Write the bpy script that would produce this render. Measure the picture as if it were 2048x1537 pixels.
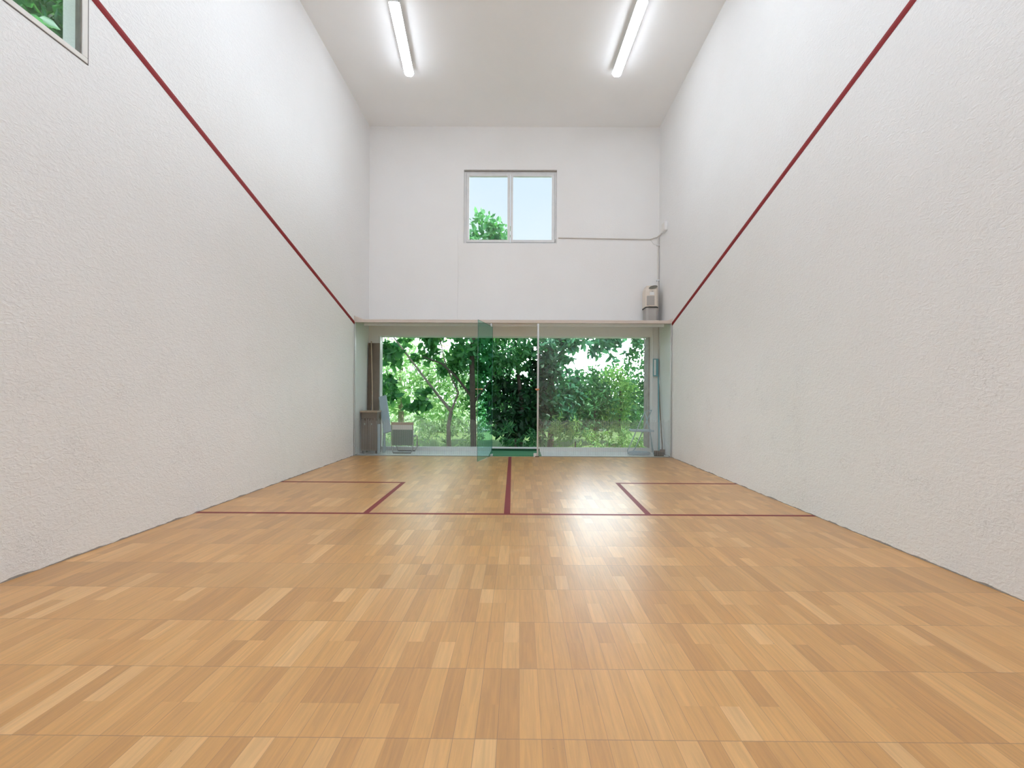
import bpy, bmesh, math, random
import numpy as np
from mathutils import Vector, Matrix

for o in list(bpy.data.objects):
    bpy.data.objects.remove(o)
S = bpy.context.scene
COL = S.collection
random.seed(7)

# ------------------------------------------------------------------ camera
cam_data = bpy.data.cameras.new('camera')
cam_data.sensor_width = 36.0
cam_data.lens = 878.06 / 2048 * 36.0
cam_data.shift_x = -0.00543
cam_data.shift_y = 0.01120
cam_data.clip_start = 0.05
cam_data.clip_end = 300
cam = bpy.data.objects.new('camera', cam_data)
COL.objects.link(cam)
cam.matrix_world = (Matrix.Translation((0, 0, 1.2316)) @ Matrix.Rotation(0.00468, 4, 'Z')
                    @ Matrix.Rotation(math.pi / 2, 4, 'X') @ Matrix.Rotation(0.00508, 4, 'Z'))
S.camera = cam

# ------------------------------------------------------------------ view, sky, sun
S.view_settings.view_transform = 'Standard'
S.view_settings.look = 'None'
S.view_settings.gamma = 1
S.view_settings.use_curve_mapping = False
S.view_settings.exposure = 0.08
try:
    S.cycles.max_bounces = 10
    S.cycles.diffuse_bounces = 6
    S.cycles.transparent_max_bounces = 16
    S.cycles.sample_clamp_indirect = 6.0
    S.cycles.use_denoising = True
except Exception:
    pass

w = bpy.data.worlds.new('sky'); S.world = w; w.use_nodes = True
nt = w.node_tree; nt.nodes.clear()
tc = nt.nodes.new('ShaderNodeTexCoord')
sp = nt.nodes.new('ShaderNodeSeparateXYZ')
rp = nt.nodes.new('ShaderNodeValToRGB')
nz = nt.nodes.new('ShaderNodeTexNoise'); nz.inputs['Scale'].default_value = 2.2
nz.inputs['Detail'].default_value = 5
mxw = nt.nodes.new('ShaderNodeMix'); mxw.data_type = 'RGBA'
bg = nt.nodes.new('ShaderNodeBackground')
wo = nt.nodes.new('ShaderNodeOutputWorld')
e = rp.color_ramp.elements
e[0].position = 0.0; e[0].color = (0.80, 0.91, 1.0, 1)
e[1].position = 1.0; e[1].color = (0.36, 0.60, 1.0, 1)
rp.color_ramp.elements.new(0.18).color = (0.86, 0.94, 1.0, 1)
e2 = rp.color_ramp.elements.new(0.30); e2.color = (0.80, 0.91, 0.99, 1)
e3 = rp.color_ramp.elements.new(0.48); e3.color = (0.68, 0.83, 0.98, 1)
nt.links.new(tc.outputs['Generated'], sp.inputs[0])
nt.links.new(sp.outputs['Z'], rp.inputs[0])
nt.links.new(tc.outputs['Generated'], nz.inputs['Vector'])
mmr = nt.nodes.new('ShaderNodeMapRange'); mmr.inputs[1].default_value = 0.45; mmr.inputs[2].default_value = 0.75
mmr.inputs[3].default_value = 0.0; mmr.inputs[4].default_value = 0.5
nt.links.new(nz.outputs['Fac'], mmr.inputs[0])
nt.links.new(mmr.outputs[0], mxw.inputs['Factor'])
nt.links.new(rp.outputs[0], mxw.inputs['A'])
mxw.inputs['B'].default_value = (0.95, 0.97, 1.0, 1)
nt.links.new(mxw.outputs['Result'], bg.inputs['Color'])
hz = nt.nodes.new('ShaderNodeMapRange'); hz.interpolation_type = 'SMOOTHSTEP'      # bright haze along the horizon
hz.inputs[1].default_value = 0.16; hz.inputs[2].default_value = 0.33
hz.inputs[3].default_value = 20.0; hz.inputs[4].default_value = 0.0
nt.links.new(sp.outputs['Z'], hz.inputs[0])
hy = nt.nodes.new('ShaderNodeMapRange'); hy.interpolation_type = 'SMOOTHSTEP'; hy.inputs[1].default_value = 0.35; hy.inputs[2].default_value = 0.9
nt.links.new(sp.outputs['Y'], hy.inputs[0])
hm = nt.nodes.new('ShaderNodeMath'); hm.operation = 'MULTIPLY_ADD'; hm.inputs[2].default_value = 1.08
nt.links.new(hz.outputs[0], hm.inputs[0]); nt.links.new(hy.outputs[0], hm.inputs[1])
# bright spot added low in the sky, right of the court's axis, for floor glare
dt = nt.nodes.new('ShaderNodeVectorMath'); dt.operation = 'DOT_PRODUCT'
nrmv = nt.nodes.new('ShaderNodeVectorMath'); nrmv.operation = 'NORMALIZE'
nt.links.new(tc.outputs['Generated'], nrmv.inputs[0]); nt.links.new(nrmv.outputs[0], dt.inputs[0])
dt.inputs[1].default_value = Vector((0.17, 1.0, 0.07)).normalized()
cl = nt.nodes.new('ShaderNodeMapRange'); cl.interpolation_type = 'SMOOTHSTEP'
cl.inputs[1].default_value = math.cos(math.radians(14)); cl.inputs[2].default_value = math.cos(math.radians(4))
cl.inputs[3].default_value = 0.0; cl.inputs[4].default_value = 16.0
nt.links.new(dt.outputs['Value'], cl.inputs[0])
ad = nt.nodes.new('ShaderNodeMath'); ad.operation = 'ADD'
nt.links.new(hm.outputs[0], ad.inputs[0]); nt.links.new(cl.outputs[0], ad.inputs[1])
nt.links.new(ad.outputs[0], bg.inputs['Strength'])
nt.links.new(bg.outputs[0], wo.inputs[0])

sun_d = bpy.data.lights.new('sun', 'SUN'); sun_d.energy = 6.5; sun_d.angle = math.radians(1.0)
sun_d.color = (1.0, 0.96, 0.88)
sun = bpy.data.objects.new('sun', sun_d); COL.objects.link(sun)
sun.rotation_euler = Vector((0.42, -0.42, 0.85)).to_track_quat('Z', 'Y').to_euler()

LAMP = 18.0          # radiance of the fluorescent tubes

FILL_MID = 27.0  # unseen middle pair, added to lift the ceiling and back wall
FILL_FRONT = 64.0    # unseen lamps over the front half, added as general fill light

# ------------------------------------------------------------------ materials
def newmat(name):
    m = bpy.data.materials.new(name); m.use_nodes = True
    t = m.node_tree; b = t.nodes['Principled BSDF']
    return m, t, b

def plain(name, col, rough=0.6, metal=0.0, var=0.0, scale=20, bump=0.0, spec=0.5):
    m, t, b = newmat(name)
    b.inputs['Base Color'].default_value = (*col, 1)
    b.inputs['Roughness'].default_value = rough
    b.inputs['Metallic'].default_value = metal
    b.inputs['Specular IOR Level'].default_value = spec
    tcn = t.nodes.new('ShaderNodeTexCoord')
    n = t.nodes.new('ShaderNodeTexNoise'); n.inputs['Scale'].default_value = scale; n.inputs['Detail'].default_value = 4
    t.links.new(tcn.outputs['Object'], n.inputs['Vector'])
    if var:
        mx = t.nodes.new('ShaderNodeMix'); mx.data_type = 'RGBA'
        mx.inputs['A'].default_value = (*[c * (1 - var) for c in col], 1)
        mx.inputs['B'].default_value = (*[min(1, c * (1 + var)) for c in col], 1)
        t.links.new(n.outputs['Fac'], mx.inputs['Factor'])
        t.links.new(mx.outputs['Result'], b.inputs['Base Color'])
    if bump:
        bp = t.nodes.new('ShaderNodeBump'); bp.inputs['Distance'].default_value = bump
        bp.inputs['Strength'].default_value = 0.6
        t.links.new(n.outputs['Fac'], bp.inputs['Height']); t.links.new(bp.outputs[0], b.inputs['Normal'])
    return m

def math_node(t, op, a=None, b=None, c=None):
    n = t.nodes.new('ShaderNodeMath'); n.operation = op
    for i, v in enumerate((a, b, c)):
        if v is None: continue
        if isinstance(v, (int, float)): n.inputs[i].default_value = v
        else: t.links.new(v, n.inputs[i])
    return n.outputs[0]

def stucco(name, col, bump=0.006, scuffs=True):
    m, t, b = newmat(name)
    b.inputs['Roughness'].default_value = 0.75
    b.inputs['Specular IOR Level'].default_value = 0.25
    tcn = t.nodes.new('ShaderNodeTexCoord')
    ob = tcn.outputs['Object']
    sepn = t.nodes.new('ShaderNodeSeparateXYZ'); t.links.new(ob, sepn.inputs[0])
    # plaster relief: short trowelled ridges
    mp = t.nodes.new('ShaderNodeMapping'); mp.inputs['Scale'].default_value = (1.0, 0.75, 1.25)
    t.links.new(ob, mp.inputs[0])
    n1 = t.nodes.new('ShaderNodeTexNoise'); n1.inputs['Scale'].default_value = 26; n1.inputs['Detail'].default_value = 5
    n1.inputs['Distortion'].default_value = 1.2; n1.inputs['Roughness'].default_value = 0.6
    t.links.new(mp.outputs[0], n1.inputs['Vector'])
    rg = t.nodes.new('ShaderNodeMapRange'); rg.inputs[1].default_value = 0.38; rg.inputs[2].default_value = 0.68
    t.links.new(n1.outputs['Fac'], rg.inputs[0])
    bp = t.nodes.new('ShaderNodeBump'); bp.inputs['Distance'].default_value = bump; bp.inputs['Strength'].default_value = 0.55
    t.links.new(rg.outputs[0], bp.inputs['Height']); t.links.new(bp.outputs[0], b.inputs['Normal'])
    # broad tone
    n2 = t.nodes.new('ShaderNodeTexNoise'); n2.inputs['Scale'].default_value = 1.3; n2.inputs['Detail'].default_value = 5
    t.links.new(ob, n2.inputs['Vector'])
    mx = t.nodes.new('ShaderNodeMix'); mx.data_type = 'RGBA'
    mx.inputs['A'].default_value = (col[0] * .955, col[1] * .945, col[2] * .93, 1)
    mx.inputs['B'].default_value = (*col, 1)
    t.links.new(n2.outputs['Fac'], mx.inputs['Factor'])
    last = mx.outputs['Result']
    if scuffs:
        # little brown pits and ball scuffs, densest between knee and head height
        v = t.nodes.new('ShaderNodeTexVoronoi'); v.inputs['Scale'].default_value = 15
        t.links.new(mp.outputs[0], v.inputs['Vector'])
        d = math_node(t, 'LESS_THAN', v.outputs['Distance'], 0.115)
        cs = t.nodes.new('ShaderNodeSeparateColor'); t.links.new(v.outputs['Color'], cs.inputs[0])
        zf = t.nodes.new('ShaderNodeMapRange'); zf.inputs[1].default_value = 3.2; zf.inputs[2].default_value = 0.9
        zf.inputs[3].default_value = 0.02; zf.inputs[4].default_value = 0.5
        t.links.new(sepn.outputs['Z'], zf.inputs[0])
        s = math_node(t, 'MULTIPLY', d, math_node(t, 'LESS_THAN', cs.outputs[0], zf.outputs[0]))
        # curly smudges
        n3 = t.nodes.new('ShaderNodeTexNoise'); n3.inputs['Scale'].default_value = 17; n3.inputs['Detail'].default_value = 3
        n3.inputs['Distortion'].default_value = 2.5
        t.links.new(ob, n3.inputs['Vector'])
        ridge = math_node(t, 'LESS_THAN', math_node(t, 'ABSOLUTE', math_node(t, 'SUBTRACT', n3.outputs['Fac'], 0.5)), 0.012)
        n4 = t.nodes.new('ShaderNodeTexNoise'); n4.inputs['Scale'].default_value = 2.6; n4.inputs['Detail'].default_value = 4
        t.links.new(ob, n4.inputs['Vector'])
        patch = t.nodes.new('ShaderNodeMapRange'); patch.inputs[1].default_value = 0.52; patch.inputs[2].default_value = 0.66
        t.links.new(n4.outputs['Fac'], patch.inputs[0])
        zg = t.nodes.new('ShaderNodeMapRange'); zg.inputs[1].default_value = 2.8; zg.inputs[2].default_value = 1.2
        t.links.new(sepn.outputs['Z'], zg.inputs[0])
        sm = math_node(t, 'MULTIPLY', math_node(t, 'MULTIPLY', ridge, patch.outputs[0]), zg.outputs[0])
        tot = math_node(t, 'ADD', math_node(t, 'MULTIPLY', s, 0.42), math_node(t, 'MULTIPLY', sm, 0.28))
        # dirt collected in the joint with the floor
        n5 = t.nodes.new('ShaderNodeTexNoise'); n5.inputs['Scale'].default_value = 6; n5.inputs['Detail'].default_value = 5
        t.links.new(ob, n5.inputs['Vector'])
        jz = math_node(t, 'LESS_THAN', sepn.outputs['Z'], math_node(t, 'MULTIPLY', math_node(t, 'SUBTRACT', n5.outputs['Fac'], 0.30), 0.045))
        tot = math_node(t, 'MAXIMUM', tot, math_node(t, 'MULTIPLY', jz, 0.75))
        m2 = t.nodes.new('ShaderNodeMix'); m2.data_type = 'RGBA'
        t.links.new(tot, m2.inputs['Factor']); t.links.new(last, m2.inputs['A'])
        m2.inputs['B'].default_value = (0.16, 0.13, 0.11, 1)
        last = m2.outputs['Result']
    t.links.new(last, b.inputs['Base Color'])
    return m

def parquet():
    m, t, b = newmat('parquet')
    tcn = t.nodes.new('ShaderNodeTexCoord'); ob = tcn.outputs['Object']
    sx = t.nodes.new('ShaderNodeSeparateXYZ'); t.links.new(ob, sx.inputs[0])
    W, L = 0.0795, 0.405
    fx = math_node(t, 'DIVIDE', math_node(t, 'ADD', sx.outputs['X'], 10.012), W)
    fy = math_node(t, 'DIVIDE', math_node(t, 'ADD', sx.outputs['Y'], 10 * L - 1.572 + L * 0), L)
    ix = math_node(t, 'FLOOR', fx); iy = math_node(t, 'FLOOR', fy)
    def wn(a, bb, c):
        cb = t.nodes.new('ShaderNodeCombineXYZ')
        for i, v in enumerate((a, bb, c)):
            if isinstance(v, (int, float)): cb.inputs[i].default_value = v
            else: t.links.new(v, cb.inputs[i])
        n = t.nodes.new('ShaderNodeTexWhiteNoise'); n.noise_dimensions = '3D'
        t.links.new(cb.outputs[0], n.inputs['Vector']); return n
    r1 = wn(ix, iy, 1.5)
    split = math_node(t, 'LESS_THAN', r1.outputs['Value'], 0.42)
    # where a strip is made of two short staves, the joint sits near its middle
    off = math_node(t, 'ADD', 0.5, math_node(t, 'MULTIPLY', math_node(t, 'SUBTRACT', wn(iy, 3.0, 4.0).outputs['Value'], 0.5), 0.25))
    fyf = math_node(t, 'FRACT', fy); fxf = math_node(t, 'FRACT', fx)
    half = math_node(t, 'MULTIPLY', split, math_node(t, 'GREATER_THAN', fyf, off))
    r2 = wn(ix, iy, math_node(t, 'ADD', half, 7.3))
    ramp = t.nodes.new('ShaderNodeValToRGB'); cr = ramp.color_ramp
    cr.elements[0].position = 0.0; cr.elements[0].color = (0.51, 0.238, 0.052, 1)
    cr.elements[1].position = 1.0; cr.elements[1].color = (0.74, 0.42, 0.15, 1)
    for p, c in ((0.15, (0.57, 0.272, 0.062)), (0.55, (0.62, 0.308, 0.075)), (0.87, (0.67, 0.348, 0.098))):
        q = cr.elements.new(p); q.color = (*c, 1)
    t.links.new(r2.outputs['Value'], ramp.inputs[0])
    # grain
    mp = t.nodes.new('ShaderNodeMapping'); mp.inputs['Scale'].default_value = (38, 2.2, 1)
    t.links.new(ob, mp.inputs[0])
    addv = t.nodes.new('ShaderNodeVectorMath'); addv.operation = 'MULTIPLY_ADD'
    t.links.new(r2.outputs['Color'], addv.inputs[0]); addv.inputs[1].default_value = (9, 9, 9)
    t.links.new(mp.outputs[0], addv.inputs[2])
    g = t.nodes.new('ShaderNodeTexNoise'); g.inputs['Scale'].default_value = 1.6; g.inputs['Detail'].default_value = 6
    g.inputs['Roughness'].default_value = 0.62; g.inputs['Distortion'].default_value = 0.5
    t.links.new(addv.outputs[0], g.inputs['Vector'])
    gr = t.nodes.new('ShaderNodeMapRange'); gr.inputs[1].default_value = 0.3; gr.inputs[2].default_value = 0.75
    gr.inputs[3].default_value = 1.13; gr.inputs[4].default_value = 0.82
    t.links.new(g.outputs['Fac'], gr.inputs[0])
    vm = t.nodes.new('ShaderNodeVectorMath'); vm.operation = 'SCALE'
    rowt = math_node(t, 'ADD', 0.94, math_node(t, 'MULTIPLY', wn(iy, 5.0, 2.0).outputs['Value'], 0.12))
    t.links.new(ramp.outputs[0], vm.inputs[0]); t.links.new(math_node(t, 'MULTIPLY', gr.outputs[0], rowt), vm.inputs['Scale'])
    # joints
    ex = math_node(t, 'MINIMUM', fxf, math_node(t, 'SUBTRACT', 1.0, fxf))
    ey = math_node(t, 'MINIMUM', fyf, math_node(t, 'SUBTRACT', 1.0, fyf))
    rj = wn(ix, 9.0, 2.0).outputs['Value']
    jx = math_node(t, 'MULTIPLY', math_node(t, 'LESS_THAN', ex, 0.013), math_node(t, 'ADD', 0.15, math_node(t, 'MULTIPLY', rj, 0.45)))
    jy = math_node(t, 'MULTIPLY', math_node(t, 'LESS_THAN', ey, 0.0045), 0.5)
    jj = math_node(t, 'MAXIMUM', jx, jy)
    # pin holes and small knots
    v = t.nodes.new('ShaderNodeTexVoronoi'); v.inputs['Scale'].default_value = 9
    v2 = t.nodes.new('ShaderNodeMapping'); v2.inputs['Scale'].default_value = (1, 0.8, 1)
    t.links.new(ob, v2.inputs[0]); t.links.new(v2.outputs[0], v.inputs['Vector'])
    cs = t.nodes.new('ShaderNodeSeparateColor'); t.links.new(v.outputs['Color'], cs.inputs[0])
    hole = math_node(t, 'MULTIPLY', math_node(t, 'LESS_THAN', v.outputs['Distance'], 0.022),
                     math_node(t, 'LESS_THAN', cs.outputs[0], 0.55))
    kn = math_node(t, 'MULTIPLY', hole, 0.6)
    dk = math_node(t, 'MAXIMUM', jj, kn)
    mx = t.nodes.new('ShaderNodeMix'); mx.data_type = 'RGBA'
    t.links.new(dk, mx.inputs['Factor']); t.links.new(vm.outputs[0], mx.inputs['A'])
    mx.inputs['B'].default_value = (0.16, 0.07, 0.03, 1)
    t.links.new(mx.outputs['Result'], b.inputs['Base Color'])
    nr = t.nodes.new('ShaderNodeTexNoise'); nr.inputs['Scale'].default_value = 3.0; nr.inputs['Detail'].default_value = 5
    t.links.new(ob, nr.inputs['Vector'])
    rr = t.nodes.new('ShaderNodeMapRange'); rr.inputs[3].default_value = 0.42; rr.inputs[4].default_value = 0.54
    t.links.new(nr.outputs['Fac'], rr.inputs[0]); t.links.new(rr.outputs[0], b.inputs['Roughness'])
    b.inputs['Specular IOR Level'].default_value = 0.6
    b.inputs['Coat Weight'].default_value = 0.9; b.inputs['Coat Roughness'].default_value = 0.34; b.inputs['Coat IOR'].default_value = 1.62
    hgt = math_node(t, 'SUBTRACT', math_node(t, 'MULTIPLY', r2.outputs['Value'], 0.5), math_node(t, 'MULTIPLY', jj, 1.0))
    bp = t.nodes.new('ShaderNodeBump'); bp.inputs['Distance'].default_value = 0.0012; bp.inputs['Strength'].default_value = 0.35
    t.links.new(hgt, bp.inputs['Height']); t.links.new(bp.outputs[0], b.inputs['Normal'])
    return m

def glass(name, tint, rough=0.0):
    m = bpy.data.materials.new(name); m.use_nodes = True
    t = m.node_tree; t.nodes.clear()
    o = t.nodes.new('ShaderNodeOutputMaterial')
    tr = t.nodes.new('ShaderNodeBsdfTransparent'); tr.inputs[0].default_value = (*tint, 1)
    gl = t.nodes.new('ShaderNodeBsdfGlossy'); gl.inputs['Roughness'].default_value = rough
    gl.inputs['Color'].default_value = (0.96, 1.0, 0.98, 1)
    fr = t.nodes.new('ShaderNodeFresnel'); fr.inputs['IOR'].default_value = 1.55
    geo = t.nodes.new('ShaderNodeNewGeometry')
    front = math_node(t, 'SUBTRACT', 1.0, geo.outputs['Backfacing'])
    fac = math_node(t, 'MINIMUM', math_node(t, 'MULTIPLY', math_node(t, 'MULTIPLY', fr.outputs[0], 1.35), front), 1.0)
    mx = t.nodes.new('ShaderNodeMixShader')
    t.links.new(fac, mx.inputs[0]); t.links.new(tr.outputs[0], mx.inputs[1]); t.links.new(gl.outputs[0], mx.inputs[2])
    t.links.new(mx.outputs[0], o.inputs[0])
    return m

def emis(name, col, strength):
    m = bpy.data.materials.new(name); m.use_nodes = True
    t = m.node_tree; t.nodes.clear()
    o = t.nodes.new('ShaderNodeOutputMaterial'); em = t.nodes.new('ShaderNodeEmission')
    em.inputs[0].default_value = (*col, 1); em.inputs[1].default_value = strength
    t.links.new(em.outputs[0], o.inputs[0]); return m

def leafmat(name, c1, c2, trans=0.35):
    m = bpy.data.materials.new(name); m.use_nodes = True
    t = m.node_tree; t.nodes.clear()
    o = t.nodes.new('ShaderNodeOutputMaterial')
    geo = t.nodes.new('ShaderNodeNewGeometry')
    rp = t.nodes.new('ShaderNodeValToRGB')
    rp.color_ramp.elements[0].color = (*c1, 1); rp.color_ramp.elements[1].color = (*c2, 1)
    t.links.new(geo.outputs['Random Per Island'], rp.inputs[0])
    df = t.nodes.new('ShaderNodeBsdfPrincipled'); df.inputs['Roughness'].default_value = 0.42
    tl = t.nodes.new('ShaderNodeBsdfTranslucent')
    vm = t.nodes.new('ShaderNodeVectorMath'); vm.operation = 'MULTIPLY'; vm.inputs[1].default_value = (1.3, 1.5, 0.7)
    t.links.new(rp.outputs[0], vm.inputs[0])
    t.links.new(rp.outputs[0], df.inputs['Base Color']); t.links.new(vm.outputs[0], tl.inputs[0])
    mx = t.nodes.new('ShaderNodeMixShader'); mx.inputs[0].default_value = trans
    t.links.new(df.outputs[0], mx.inputs[1]); t.links.new(tl.outputs[0], mx.inputs[2])
    t.links.new(mx.outputs[0], o.inputs[0]); return m

M = {
 'wall': stucco('plaster_wall', (0.89, 0.885, 0.88)),
 'wallb': stucco('smooth_wall', (0.89, 0.885, 0.88), bump=0.0015, scuffs=False),
 'ceil': plain('ceiling_paint', (0.92, 0.925, 0.925), 0.8, var=0.02, scale=2, bump=0.001),
 'floor': parquet(),
 'gallery': plain('pale_tiles', (0.86, 0.86, 0.85), 0.35, var=0.06, scale=5),
 'red': plain('red_line_paint', (0.25, 0.004, 0.007), 0.6, var=0.06, scale=14),
 'redf': plain('red_floor_tape', (0.22, 0.016, 0.022), 0.5, var=0.12, scale=30),
 'ledge': plain('ledge_paint', (0.66, 0.57, 0.50), 0.6, var=0.05, scale=6),
 'white': plain('white_enamel', (0.82, 0.82, 0.81), 0.35, var=0.02),
 'frame': plain('aged_white_frame', (0.74, 0.74, 0.74), 0.45, var=0.10, scale=7),
 'cream': plain('cream_frame', (0.78, 0.75, 0.71), 0.45, var=0.03, scale=9),
 'seal': plain('dark_seal', (0.12, 0.11, 0.10), 0.6, var=0.2),
 'stone': plain('mottled_stone', (0.40, 0.36, 0.33), 0.85, var=0.55, scale=9, bump=0.01),
 'guide': plain('brown_guide', (0.20, 0.17, 0.145), 0.6, var=0.3, scale=12),
 'groove': plain('grey_groove', (0.33, 0.31, 0.28), 0.7, var=0.3, scale=10),
 'glass': glass('court_glass', (0.975, 0.988, 0.987)),
 'glassd': glass('door_glass', (0.72, 0.90, 0.87)),
 'pane': glass('window_glass', (0.95, 0.97, 0.97)),
 'gedge': plain('glass_cut_edge', (0.10, 0.20, 0.18), 0.15, var=0.1),
 'alu': plain('brushed_aluminium', (0.62, 0.64, 0.64), 0.32, 0.7, var=0.06, scale=30),
 'alud': plain('dull_aluminium', (0.42, 0.42, 0.40), 0.45, 0.5, var=0.1, scale=30),
 'etch': plain('white_etching', (0.50, 0.51, 0.50), 0.8),
 'tube': emis('fluorescent_tube', (0.92, 0.98, 1.08), LAMP),
 'fill_mid': emis('added_fill_tube', (0.90, 0.98, 1.10), FILL_MID),
 'fill_front': emis('added_fill_tube', (0.86, 0.975, 1.14), FILL_FRONT),
 'beige': plain('beige_plastic', (0.74, 0.66, 0.57), 0.45, var=0.02),
 'grill': plain('grey_grille', (0.44, 0.41, 0.38), 0.7, var=0.06, scale=40),
 'vent': plain('dark_vent', (0.20, 0.19, 0.16), 0.6, var=0.2, scale=50),
 'dark': plain('dark_rubber', (0.035, 0.035, 0.03), 0.6, var=0.2),
 'pipe': plain('white_pipe', (0.74, 0.71, 0.67), 0.5, var=0.04),
 'peach': plain('copper_handle', (0.62, 0.30, 0.16), 0.35, 0.3, var=0.1),
 'brown': plain('brown_wood', (0.16, 0.11, 0.08), 0.55, var=0.3, scale=8),
 'brown2': plain('greybrown_wood', (0.23, 0.18, 0.145), 0.6, var=0.25, scale=7),
 'tan': plain('tan_wood', (0.50, 0.37, 0.27), 0.5, var=0.15),
 'blue': plain('pale_blue_fabric', (0.42, 0.53, 0.60), 0.7, var=0.08),
 'steelb': plain('pale_blue_tube', (0.38, 0.50, 0.54), 0.35, 0.2, var=0.08),
 'teal': plain('teal_plastic', (0.10, 0.33, 0.38), 0.4, var=0.15),
 'tealbox': plain('grey_green_enamel', (0.40, 0.60, 0.58), 0.35, var=0.05),
 'mesh': plain('grey_green_mesh', (0.17, 0.24, 0.20), 0.7, var=0.3, scale=60),
 'mat': plain('green_mat', (0.045, 0.20, 0.085), 0.85, var=0.25, scale=60, bump=0.003),
 'matd': plain('dark_green_mat', (0.012, 0.085, 0.035), 0.85, var=0.25, scale=60),
 'bark': plain('bark', (0.075, 0.060, 0.048), 0.9, var=0.45, scale=14, bump=0.01),
 'barkp': plain('pale_bark', (0.26, 0.22, 0.19), 0.9, var=0.35, scale=14, bump=0.01),
 'grass': plain('lawn', (0.16, 0.27, 0.09), 0.95, var=0.4, scale=3, bump=0.03),
 'lf_big': leafmat('broad_leaf', (0.03, 0.15, 0.055), (0.12, 0.33, 0.12)),
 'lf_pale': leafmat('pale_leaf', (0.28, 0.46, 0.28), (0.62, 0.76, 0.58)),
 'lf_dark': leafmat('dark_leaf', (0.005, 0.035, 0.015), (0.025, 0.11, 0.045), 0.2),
 'lf_blue': leafmat('blue_green_leaf', (0.012, 0.10, 0.06), (0.10, 0.33, 0.20), 0.35),
 'lf_mid': leafmat('mid_leaf', (0.02, 0.13, 0.055), (0.13, 0.36, 0.15)),
 'lf_lime': leafmat('lime_leaf', (0.08, 0.27, 0.07), (0.36, 0.56, 0.22)),
}

# ------------------------------------------------------------------ mesh helpers
class MB:
    def __init__(self): self.v = []; self.f = []; self.mi = []; self.sm = []
    def add(self, vs, fs, mi=0, smooth=False):
        n = len(self.v); self.v += [tuple(p) for p in vs]
        for q in fs: self.f.append([n + i for i in q]); self.mi.append(mi); self.sm.append(smooth)
        return self
    def box(self, x0, x1, y0, y1, z0, z1, mi=0):
        vs = [(x0,y0,z0),(x1,y0,z0),(x1,y1,z0),(x0,y1,z0),(x0,y0,z1),(x1,y0,z1),(x1,y1,z1),(x0,y1,z1)]
        return self.add(vs, [(0,3,2,1),(4,5,6,7),(0,1,5,4),(1,2,6,5),(2,3,7,6),(3,0,4,7)], mi)
    def obox(self, c, ax, hx, hy, hz, mi=0):          # ax: 3 unit vectors
        c = Vector(c); X, Y, Z = [Vector(a) for a in ax]
        vs = [c + X*sx*hx + Y*sy*hy + Z*sz*hz for sz in (-1, 1) for sx, sy in ((-1,-1),(1,-1),(1,1),(-1,1))]
        return self.add(vs, [(0,3,2,1),(4,5,6,7),(0,1,5,4),(1,2,6,5),(2,3,7,6),(3,0,4,7)], mi)
    def prism(self, poly, axis, a, b, mi=0):          # poly in the other two axes (cyclic order), extruded a..b
        def P(p, t):
            return {'x': (t, p[0], p[1]), 'y': (p[0], t, p[1]), 'z': (p[0], p[1], t)}[axis]
        n = len(poly)
        vs = [P(p, a) for p in poly] + [P(p, b) for p in poly]
        fs = [tuple(range(n))[::-1], tuple(range(n, 2*n))] + [(i, (i+1) % n, n + (i+1) % n, n + i) for i in range(n)]
        return self.add(vs, fs, mi)
    def tube(self, pts, r, seg=8, mi=0):
        pts = [Vector(p) for p in pts]; n = len(pts)
        rs = r if isinstance(r, (list, tuple)) else [r] * n
        rings = []; prev = None
        for i, p in enumerate(pts):
            d = (pts[min(i+1, n-1)] - pts[max(i-1, 0)]).normalized()
            if prev is None:
                u = d.cross(Vector((0, 0, 1)))
                if u.length < 1e-3: u = d.cross(Vector((1, 0, 0)))
            else: u = prev - d * prev.dot(d)
            u.normalize(); prev = u; w_ = d.cross(u)
            rings.append([p + (u * math.cos(2*math.pi*k/seg) + w_ * math.sin(2*math.pi*k/seg)) * rs[i] for k in range(seg)])
        vs = [q for rg in rings for q in rg]; fs = []
        for i in range(n - 1):
            for k in range(seg):
                fs.append((i*seg + k, i*seg + (k+1) % seg, (i+1)*seg + (k+1) % seg, (i+1)*seg + k))
        self.add(vs, fs, mi, True)
        self.add(rings[0], [tuple(range(seg))[::-1]], mi); self.add(rings[-1], [tuple(range(seg))], mi)
        return self
    def build(self, name, mats, parent=None, bevel=0.0):
        me = bpy.data.meshes.new(name); me.from_pydata(self.v, [], self.f)
        for m in (mats if isinstance(mats, (list, tuple)) else [mats]): me.materials.append(m)
        me.polygons.foreach_set('material_index', self.mi)
        me.polygons.foreach_set('use_smooth', self.sm)
        bm = bmesh.new(); bm.from_mesh(me); bmesh.ops.recalc_face_normals(bm, faces=bm.faces); bm.to_mesh(me); bm.free()
        me.update()
        o = bpy.data.objects.new(name, me); COL.objects.link(o)
        if parent is not None:
            o.parent = parent; o.matrix_parent_inverse = Matrix.Translation(-parent.location)
        if bevel:
            md = o.modifiers.new('bevel', 'BEVEL'); md.width = bevel; md.segments = 2; md.limit_method = 'ANGLE'
        return o

def tag(o, label, cat, group=None):
    o['label'] = label; o['category'] = cat
    if group: o['group'] = group
    return o
def thing(name, loc, label, cat, group=None):
    o = bpy.data.objects.new(name, None); COL.objects.link(o); o.location = loc; o.empty_display_size = 0.1
    return tag(o, label, cat, group)
def struct(o, label=None, cat=None):
    o['kind'] = 'structure'
    if label: o['label'] = label
    if cat: o['category'] = cat
    return o

# room numbers (metres); the camera stands at x=0, y=0
XL, XR = -3.341, 3.059
YF, YG, YB, YO = -0.91, 8.84, 9.69, 9.99
CH = 7.166

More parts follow.
